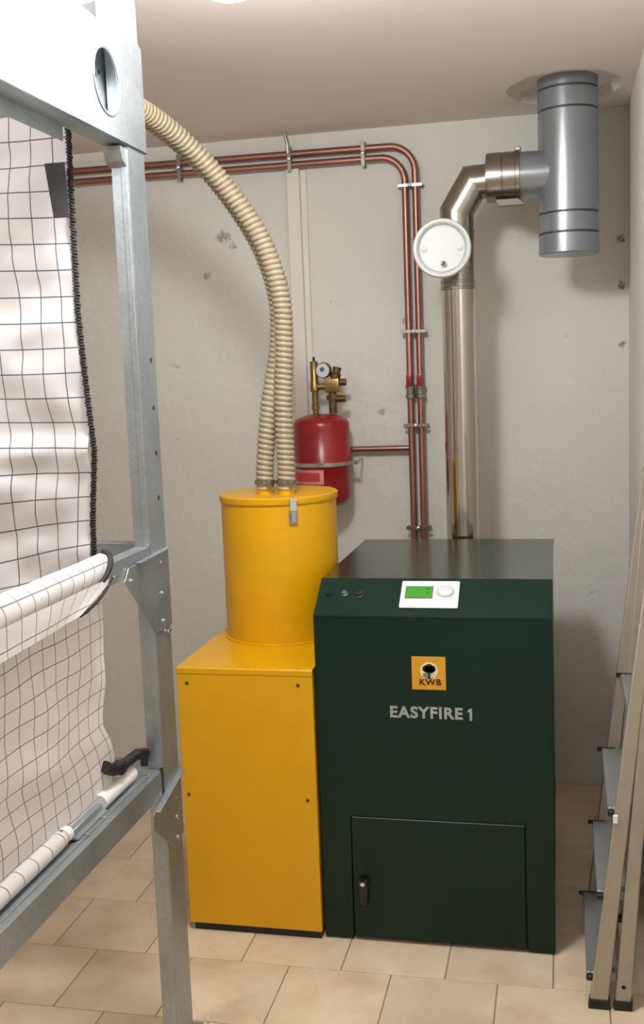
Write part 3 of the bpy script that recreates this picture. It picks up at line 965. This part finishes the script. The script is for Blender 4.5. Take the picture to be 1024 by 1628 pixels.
for z in (1.84, 1.72, 1.605, 1.49):
    MB().lathe([(0.0065, 0), (0.0065, 0.0006)], (SX, PYF - 0.032, z), (1, 0, 0), 12).build('bolt_hole', 'dark_hole', post)
# the other posts, out of the frame or behind the bag
FPY = -2.30
BX = -2.20
for (x0, x1, y0, y1) in ((SX - 0.044, SX, FPY, FPY + 0.105), (BX, BX + 0.044, PYN, PYF), (BX, BX + 0.044, FPY, FPY + 0.105)):
    channel(x0, x1, y0, y1, 0.0, 2.70).build('post', 'galv', frame)
# beams
def beam_y(z0, z1, x0, x1, y0, y1, name='side_beam'):
    th = 0.004
    pts = [(x1, z1), (x1, z0), (x0, z0), (x0, z0 + 0.014), (x0 + th, z0 + 0.014), (x0 + th, z0 + th), (x1 - th, z0 + th), (x1 - th, z1 - th), (x0 + th, z1 - th), (x0 + th, z1 - 0.014), (x0, z1 - 0.014), (x0, z1)]
    return MB().prism([(x, y0, z) for x, z in pts], (0, y1 - y0, 0)).build(name, 'galv', frame)
beam_y(1.325, 1.375, SX - 0.040, SX - 0.002, FPY + 0.1, PYN - 0.004, 'upper_side_beam')
lowb = beam_y(0.728, 0.792, SX - 0.085, SX - 0.003, FPY + 0.1, PYN - 0.003, 'lower_side_beam')
MB().box((SX - 0.034, FPY + 0.1, 0.792), (SX - 0.022, PYN - 0.012, 0.7955), 0.001).build('beam_rib', 'galv', lowb)
MB().box((SX - 0.007, PYN - 0.012, 0.73), (SX - 0.002, PYN - 0.0015, 0.797)).build('beam_end', 'dark_hole', lowb)
MB().box((BX + 0.044, -0.605, 1.332), (SX - 0.046, -0.565, 1.378), 0.001).build('rear_beam', 'galv', frame)
MB().box((BX + 0.044, -0.605, 0.73), (SX - 0.046, -0.565, 0.79), 0.001).build('rear_beam', 'galv', frame)
# gusset plates with a folded lip
def gusset(pts, lip, label, screws):
    b = MB().prism([(SX, y, z) for y, z in pts], (0.003, 0, 0), 0.0006)
    g = b.build('gusset_plate', 'galv', frame)
    (ya, za), (yb, zb) = lip
    MB().hexa([(SX, ya, za - 0.003), (SX + 0.016, ya, za - 0.003), (SX + 0.016, yb, zb - 0.003), (SX, yb, zb - 0.003),
               (SX, ya, za), (SX + 0.016, ya, za), (SX + 0.016, yb, zb), (SX, yb, zb)], 0.0006).build('folded_lip', 'galv', g)
    for y, z in screws:
        MB().lathe([(0.0065, 0.003), (0.0065, 0.0055), (0.003, 0.0075)], (SX, y, z), (1, 0, 0), 12).build('screw', 'zinc', g)
gusset([(-0.795, 1.348), (-0.528, 1.355), (-0.528, 1.150), (-0.640, 1.150), (-0.820, 1.318)], ((-0.745, 1.3535), (-0.530, 1.3575)),
       '', [(-0.590, 1.325), (-0.590, 1.245), (-0.590, 1.172), (-0.785, 1.315)])
gusset([(-0.735, 0.705), (-0.528, 0.750), (-0.528, 0.575), (-0.590, 0.555), (-0.735, 0.665)], ((-0.720, 0.7115), (-0.530, 0.7525)),
       '', [(-0.572, 0.690), (-0.572, 0.634), (-0.572, 0.578)])
MB().box((SX, -0.566, 1.134), (SX + 0.006, -0.538, 1.142), 0.002).build('rivet_slot', 'zinc', frame)
# head plate: sheet with a round hole, lower flange and a notched end
def head_plate():
    bm = bmesh.new()
    n = 40
    hy, hz, hr = -0.748, 2.473, 0.071
    out = [(-0.522, 2.350), (-0.522, 2.602), (-0.535, 2.606), (-0.545, 2.612), (-0.545, 2.715), (-2.30, 2.715), (-2.30, 2.350)]
    def ray_out(a):
        d = (math.cos(a), math.sin(a))
        best = 1e9
        for i in range(len(out)):
            (ax, ay), (bx, by) = out[i], out[(i + 1) % len(out)]
            ex, ey = bx - ax, by - ay
            den = d[0] * ey - d[1] * ex
            if abs(den) < 1e-9:
                continue
            t = ((ax - hy) * ey - (ay - hz) * ex) / den
            s = ((ax - hy) * d[1] - (ay - hz) * d[0]) / den
            if t > 0 and -1e-6 <= s <= 1 + 1e-6:
                best = min(best, t)
        return best
    angs = sorted([2 * PI * k / n for k in range(n)] + [math.atan2(z - hz, y - hy) % (2 * PI) for y, z in out])
    for sgn, x in ((1, SX + 0.003), (-1, SX)):
        I = [bm.verts.new((x, hy + hr * math.cos(a), hz + hr * math.sin(a))) for a in angs]
        O = []
        for a in angs:
            t = ray_out(a)
            O.append(bm.verts.new((x, hy + t * math.cos(a), hz + t * math.sin(a))))
        for k in range(len(angs)):
            j = (k + 1) % len(angs)
            f = (I[k], O[k], O[j], I[j])
            bm.faces.new(f if sgn > 0 else tuple(reversed(f)))
        if sgn > 0:
            I1, O1 = I, O
        else:
            for k in range(len(angs)):
                j = (k + 1) % len(angs)
                bm.faces.new((I1[k], I1[j], I[j], I[k]))
                bm.faces.new((O1[k], O[k], O[j], O1[j]))
    b = MB()
    b.bm.free()
    b.bm = bm
    hp = b.build('head_plate', 'galv', frame, angle=30)
    MB().box((SX - 0.055, -2.30, 2.350), (SX + 0.003, -0.522, 2.3535), 0.0005).build('bottom_flange', 'galv', hp)
    MB().prism([(SX - 0.055, -2.3, 2.350), (SX - 0.052, -2.3, 2.350), (SX - 0.052, -2.3, 2.318), (SX - 0.055, -2.3, 2.318)], (0, 1.42, 0)).build('return_lip', 'galv', hp)
    MB().lathe([(0.071, -0.002), (0.076, 0.003), (0.0775, 0.0045), (0.074, 0.0055), (0.070, 0.003)], (SX + 0.001, hy, hz), (1, 0, 0), 40, False).build('hole_rim', 'galv', hp)
    tri = MB().prism([(SX + 0.003, -0.865, 2.602), (SX + 0.003, -0.789, 2.634), (SX + 0.003, -0.789, 2.598)], (0.0008, 0, 0))
    tri.build('punched_slot', 'dark_hole', hp)
    MB().box((SX - 0.052, -0.90, 2.36), (SX - 0.049, -0.56, 2.62), 0.001).build('backing_plate', 'galv', hp)
    for y, z in ((-0.672, 2.515), (-0.692, 2.505)):
        MB().lathe([(0.006, 0.0), (0.006, 0.001)], (SX - 0.049, y, z), (1, 0, 0), 12).build('bolt_hole', 'dark_hole', hp)
    return hp
head_plate()
MB().prism([(SX - 0.050, PYN - 0.035, 2.345), (SX - 0.050, PYN, 2.345), (SX - 0.050, PYN, 2.30), (SX - 0.050, PYN - 0.022, 2.312)], (0.046, 0, 0), 0.001).build('post_bracket', 'galv', frame)

# ------------------------------------------------------------------ fabric bag of the silo
bag = thing('silo_bag', 'white fabric silo bag with a dark grid, hung inside the steel frame', 'bag', (-1.6, -1.4, 0.85))
def back_edge(z):
    pts = [(0.80, -1.112), (1.30, -1.120), (1.45, -1.116), (1.62, -1.100), (1.80, -1.112), (1.96, -1.120), (2.18, -1.118), (2.45, -1.113)]
    for (a, xa), (b_, xb) in zip(pts[:-1], pts[1:]):
        if z <= b_:
            return xa + (xb - xa) * max(0, (z - a)) / (b_ - a)
    return pts[-1][1]
BZ0, BZ1 = 0.86, 2.43
def back_fn(u, v):
    z = BZ0 + (BZ1 - BZ0) * v
    xr = back_edge(z)
    x = BX + 0.06 + (xr - BX - 0.06) * u
    e = min(1, (1 - u) * 9)
    amp = 0.030 if z < 1.75 else 0.016
    y = -0.69 - amp * e * noise.noise(Vector((x * 3.1 + z * 1.6, z * 4.3 - x * 1.2, 1.3))) - (0.017 if z < 1.62 else 0.010) * noise.noise(Vector((x * 7 + z * 6, z * 12 - x * 6, 7.7))) - 0.005 * noise.noise(Vector((x * 16 + z * 9, z * 24 - x * 14, 2.7)))
    y -= 0.05 * math.exp(-((z - 1.62) / 0.035) ** 2) * 0.45          # a fold across the panel
    return Vector((x, y, z))
def back_uv(u, v):
    z = BZ0 + (BZ1 - BZ0) * v
    x = BX + 0.06 + (back_edge(2.0) - BX - 0.06) * u
    k = max(0.0, (1.66 - z))
    dx = 0.012 * noise.noise(Vector((x * 4, z * 4, 3.3))) * (1 + 2 * k)
    dz = 0.010 * noise.noise(Vector((x * 3, z * 3, 9.1))) * (1 + 2 * k) - (x + 1.12) * 0.20 * min(1, k * 3) + (x + 1.12) * 0.02
    return ((x + dx + 1.156) / 0.0585, (z + dz - 2.307) / 0.0615)
MB().sheet(back_fn, 60, 90, back_uv).build('back_panel', 'fabric', bag, angle=180)
# black lacing cord spiralling round the panel edge
path = []
turns = 150
for i in range(turns * 8 + 1):
    t = i / 8
    z = BZ1 - (BZ1 - 1.30) * t / turns
    a = t * 2 * PI
    path.append((back_edge(z) + 0.007 + 0.0055 * math.cos(a) + 0.0012 * math.sin(t * 1.9), -0.690 + 0.0065 * math.sin(a), z))
lc_o = MB().tube(path, 0.0026, 5).build('lacing_cord', 'cord', bag, angle=180)
b = MB().tube([(back_edge(BZ1 - i * 0.05) + 0.008, -0.690, BZ1 - i * 0.05) for i in range(int((BZ1 - 1.28) / 0.05) + 1)], 0.0055, 8)
b.build('edge_rope', 'cord', bag)
MB().hexa([(-1.143, -0.7235, 2.180), (-1.104, -0.7235, 2.180), (-1.104, -0.722, 2.180), (-1.143, -0.722, 2.180),
           (-1.158, -0.7235, 2.307), (-1.106, -0.7235, 2.307), (-1.106, -0.722, 2.307), (-1.158, -0.722, 2.307)]).build('edge_label', 'label_black', bag)['label'] = 'black cloth tab on the laced edge'
# sleeve round the upper side beam
SLY0, SLY1 = -2.18, -0.882
SLC = (-1.002, 1.362)
def sleeve_fn(u, v):
    y = SLY0 + (SLY1 - SLY0) * u
    a = 2 * PI * v
    k = 0.5 - 0.5 * math.cos(a)          # 0 at top .. 1 at bottom
    yy = y - 0.12 * k * u ** 8
    r = 0.035 + 0.004 * noise.noise(Vector((y * 6, math.cos(a) * 1.5, math.sin(a) * 1.5)))
    r += 0.016 * k * (1 - u) 
    return Vector((SLC[0] + r * math.sin(a) * 0.95, yy, SLC[1] + r * math.cos(a) + 0.003))
def sleeve_uv(u, v):
    return ((SLY0 + (SLY1 - SLY0) * u) / 0.06 + 0.3, v * 0.235 / 0.06 + 0.45)
MB().sheet(sleeve_fn, 60, 28, sleeve_uv).build('beam_sleeve', 'fabric_low', bag, angle=180)
# flap hanging below the sleeve with its black bound end
def flap_fn(u, v):
    y = SLY0 + (-0.90 - SLY0) * u
    yy = y - 0.20 * v * u ** 6
    bot = 1.275 + 0.03 * u
    z = 1.352 + (bot - 1.352) * v
    return Vector((-0.966 + 0.004 * v + 0.004 * noise.noise(Vector((y * 5, v, 2))), yy, z))
MB().sheet(flap_fn, 50, 8, lambda u, v: ((SLY0 + (-0.90 - SLY0) * u) / 0.06 + 0.3, v * 1.3 + 0.06)).build('sleeve_flap', 'fabric_low', bag, angle=180)
ring = []
for i in range(21):
    a = PI * 0.98 * i / 20
    k = 0.5 - 0.5 * math.cos(a)
    r = 0.0365
    ring.append((SLC[0] + r * math.sin(a), SLY1 + 0.001 - 0.12 * k, SLC[1] + r * math.cos(a) + 0.003))
MB().tube(ring, [0.0085 * (1 - 0.55 * i / 20) for i in range(21)], 8).build('bound_edge', 'rubber', bag, angle=180)['label'] = 'black binding at the sleeve end'
tail = [(-0.962, -0.925, 1.352), (-0.962, -0.955, 1.335), (-0.962, -1.00, 1.318), (-0.962, -1.06, 1.306), (-0.962, -1.10, 1.303)]
MB().tube(catmull(tail, 6), 0.0035, 6).build('bound_edge', 'rubber', bag, angle=180)
# side panel from the sleeve down to the lower beam
def side_edge(z):
    pts = [(0.80, -0.87), (0.83, -0.805), (0.901, -0.825), (0.947, -0.852), (0.99, -0.885), (1.10, -0.874), (1.22, -0.856), (1.34, -0.838)]
    for (a, ya), (b_, yb) in zip(pts[:-1], pts[1:]):
        if z <= b_:
            return ya + (yb - ya) * max(0, (z - a)) / (b_ - a)
    return pts[-1][1]
def side_fn(u, v):
    z = 0.812 + (1.345 - 0.812) * v
    yr = side_edge(z)
    y = SLY0 + (yr - SLY0) * u
    edge = min(1.0, (1 - u) * 6)
    bulge = 0.012 * math.sin(PI * v) + 0.016 * edge * noise.noise(Vector((y * 2.5, z * 3.5, 5.1))) * math.sin(PI * v) + 0.009 * noise.noise(Vector((y * 6 + z * 6, z * 8, 2.2)))
    x = SX - 0.062 + (0.018) * v + bulge
    return Vector((min(x, SX - 0.012), y, z))
def side_uv(u, v):
    z = 0.812 + (1.345 - 0.812) * v
    y = SLY0 + (-0.95 - SLY0) * u
    dz = 0.018 * noise.noise(Vector((y * 2.6, z * 3, 4.4))) + 0.006 * noise.noise(Vector((y * 8, z * 8, 1.4)))
    dy = 0.012 * noise.noise(Vector((y * 3, z * 5, 6.4)))
    return ((y + dy + 0.95) / 0.052 + 0.4, (z + dz) / 0.040 + 0.2)
MB().sheet(side_fn, 70, 50, side_uv).build('side_panel', 'fabric_low', bag, angle=180)
# sleeve and rod along the lower beam
def lows_fn(u, v):
    y = SLY0 + (-1.125 - SLY0) * u
    a = 2 * PI * v
    r = 0.0195 + 0.0015 * noise.noise(Vector((y * 9, math.cos(a), math.sin(a))))
    return Vector((SX - 0.052 + r * math.sin(a), y, 0.8155 + r * math.cos(a)))
MB().sheet(lows_fn, 40, 16, lambda u, v: ((SLY0 + (-1.125 - SLY0) * u) / 0.06, v * 1.6 + 0.2)).build('rod_sleeve', 'fabric_low', bag, angle=180)
rod = thing('plastic_rod', 'white plastic rod lying on the lower frame beam under the bag', 'rod', (SX - 0.052, -1.4, 0.797))
MB().tube([(SX - 0.052, SLY0, 0.8155), (SX - 0.052, -1.112, 0.8155)], 0.0165, 18).build('rod', 'white_plastic', rod)
MB().lathe([(0.0165, -0.035), (0.0165, 0.0), (0.013, 0.004)], (SX - 0.052, -1.090, 0.8155), (0, 1, 0), 18).build('end_cap', 'white_plastic', rod)
MB().tube([(SX - 0.050, -0.925, 0.8155), (SX - 0.050, -0.735, 0.8155)], 0.0185, 18).build('end_piece', 'white_plastic', rod)
ch = MB().prism([(SX - 0.072, -1.085, 0.796), (SX - 0.030, -1.085, 0.796), (SX - 0.030, -1.085, 0.801), (SX - 0.040, -1.085, 0.801), (SX - 0.044, -1.085, 0.815), (SX - 0.062, -1.085, 0.815), (SX - 0.066, -1.085, 0.801), (SX - 0.072, -1.085, 0.801)], (0, 0.16, 0), 0.0008).build('rod_clip', 'galv', rod)
ch['label'] = 'galvanised clip rail between the white rod pieces'
for y in (-1.05, -0.96):
    MB().lathe([(0.005, 0), (0.005, 0.003), (0.002, 0.0045)], (SX - 0.024, y, 0.7955), (0, 0, 1), 12).build('screw', 'zinc', lowb)
MB().lathe([(0.006, 0), (0.006, 0.003), (0.002, 0.0045)], (SX - 0.022, -0.70, 0.7955), (0, 0, 1), 12).build('screw', 'zinc', lowb)

# black tensioning strap between bag corner and post
def strap():
    xs = SX - 0.045
    pts = catmull([(xs, -0.658, 0.806), (xs, -0.656, 0.822), (xs, -0.668, 0.842), (xs, -0.700, 0.852), (xs, -0.755, 0.856), (xs, -0.812, 0.860),
                   (xs, -0.860, 0.872), (xs, -0.892, 0.892)], 8)
    n = len(pts)
    t = thing('tension_strap', 'black strap tying the lower bag corner to the steel post', 'strap', (xs, -0.65, 0.80))
    rad = [0.0085 + 0.006 * min(1, i / n * 2.2) + 0.0022 * noise.noise(Vector((i * 0.55, 3.1, 0.4))) for i in range(n)]
    MB().tube(pts, rad, 10).build('webbing', 'rubber', t, angle=60)
    MB().tube([(xs + 0.012, p.y, p.z + 0.009 + 0.004 * noise.noise(Vector((i * 0.4, 1, 7)))) for i, p in enumerate(pts[12:-6])], 0.006, 8).build('folded_end', 'rubber', t)
    MB().box((xs - 0.016, -0.835, 0.848), (xs + 0.017, -0.805, 0.878), 0.004, 2).build('buckle', 'black', t)
strap()

# ------------------------------------------------------------------ folded step ladder
lad = thing('step_ladder', 'folded aluminium step ladder leaning by the right wall', 'ladder', (0.15, 0, 0))
def rail(xb, slope, wdt, wtop, y0, y1, z0, z1, name, foot=True):
    xt = xb + slope * (z1 - z0)
    b = MB().hexa([(xb, y0, z0), (xb + wdt, y0, z0), (xb + wdt, y1, z0), (xb, y1, z0), (xt, y0, z1), (xt + wtop, y0, z1), (xt + wtop, y1, z1), (xt, y1, z1)], 0.003)
    r = b.build(name, 'ladder', lad)
    if foot:
        MB().hexa([(xb - 0.004, y0 - 0.003, 0.0), (xb + wdt + 0.004, y0 - 0.003, 0.0), (xb + wdt + 0.004, y1 + 0.003, 0.0), (xb - 0.004, y1 + 0.003, 0.0),
                   (xb - 0.001 + 0.002, y0 - 0.003, 0.030), (xb + wdt + 0.005, y0 - 0.003, 0.030), (xb + wdt + 0.005, y1 + 0.003, 0.030), (xb + 0.001, y1 + 0.003, 0.030)], 0.003).build('rubber_foot', 'rubber', r)
    return r
YNR, YFR = -0.262, 0.262
LS = 0.1225
ZTOP = 1.455
rail(0.0935, LS, 0.050, 0.027, YNR, YNR + 0.026, 0.012, ZTOP, 'climbing_rail')
rail(0.0935, LS, 0.050, 0.027, YFR - 0.026, YFR, 0.012, ZTOP, 'climbing_rail')
n1 = rail(0.1625, 0.0800, 0.043, 0.026, YNR + 0.002, YNR + 0.028, 0.012, 1.34, 'support_rail')
rail(0.1625, 0.0800, 0.043, 0.026, YFR - 0.028, YFR - 0.002, 0.012, 1.34, 'support_rail')
MB().lathe([(0.006, 0.0), (0.006, -0.0012)], (0.186, YNR + 0.002, 0.07), (0, 1, 0), 12).build('bolt_hole', 'dark_hole', n1)
for i, z in enumerate((0.095, 0.338, 0.581, 0.824)):
    xl = 0.0935 + LS * (z - 0.012) - (0.016 if i < 3 else -0.012)
    y0, y1 = YNR + 0.0262, YFR - 0.0262
    b = MB()
    wd = 0.082 if i < 5 else 0.07
    b.hexa([(xl, y0, z - 0.026), (xl + wd, y0, z - 0.026), (xl + wd, y1, z - 0.026), (xl, y1, z - 0.026), (xl - 0.002, y0, z), (xl + wd, y0, z), (xl + wd, y1, z), (xl - 0.002, y1, z)], 0.003)
    for k in range(6):
        xx = xl + 0.006 + k * (wd - 0.016) / 5
        b.box((xx, y0, z), (xx + 0.005, y1, z + 0.0016))
    tr = b.build('tread', 'ladder_tread', lad)
    MB().box((xl - 0.002, YNR + 0.010, z - 0.020), (xl + 0.0155, y0, z - 0.004), 0.003).build('tread_cap', 'black', tr)
    MB().box((xl - 0.014, y1 - 0.004, z - 0.010), (xl + 0.040, y1 + 0.001, z + 0.004), 0.0015).build('tread_cap', 'black', tr)
for z in (0.25, 0.95):
    x = 0.1625 + 0.08 * z + 0.012
    MB().box((x, YNR + 0.028, z), (x + 0.014, YFR - 0.028, z + 0.03), 0.002).build('cross_bar', 'ladder', lad)
MB().box((0.158, YNR - 0.006, 0.548), (0.172, YNR, 0.572), 0.002).build('catch', 'white_plastic', lad)
MB().hexa([(0.271, YNR, ZTOP), (0.296, YNR, ZTOP), (0.296, YFR, ZTOP), (0.271, YFR, ZTOP), (0.273, YNR, ZTOP + 0.02), (0.297, YNR, ZTOP + 0.02), (0.297, YFR, ZTOP + 0.02), (0.273, YFR, ZTOP + 0.02)], 0.004).build('top_cap', 'ladder', lad)
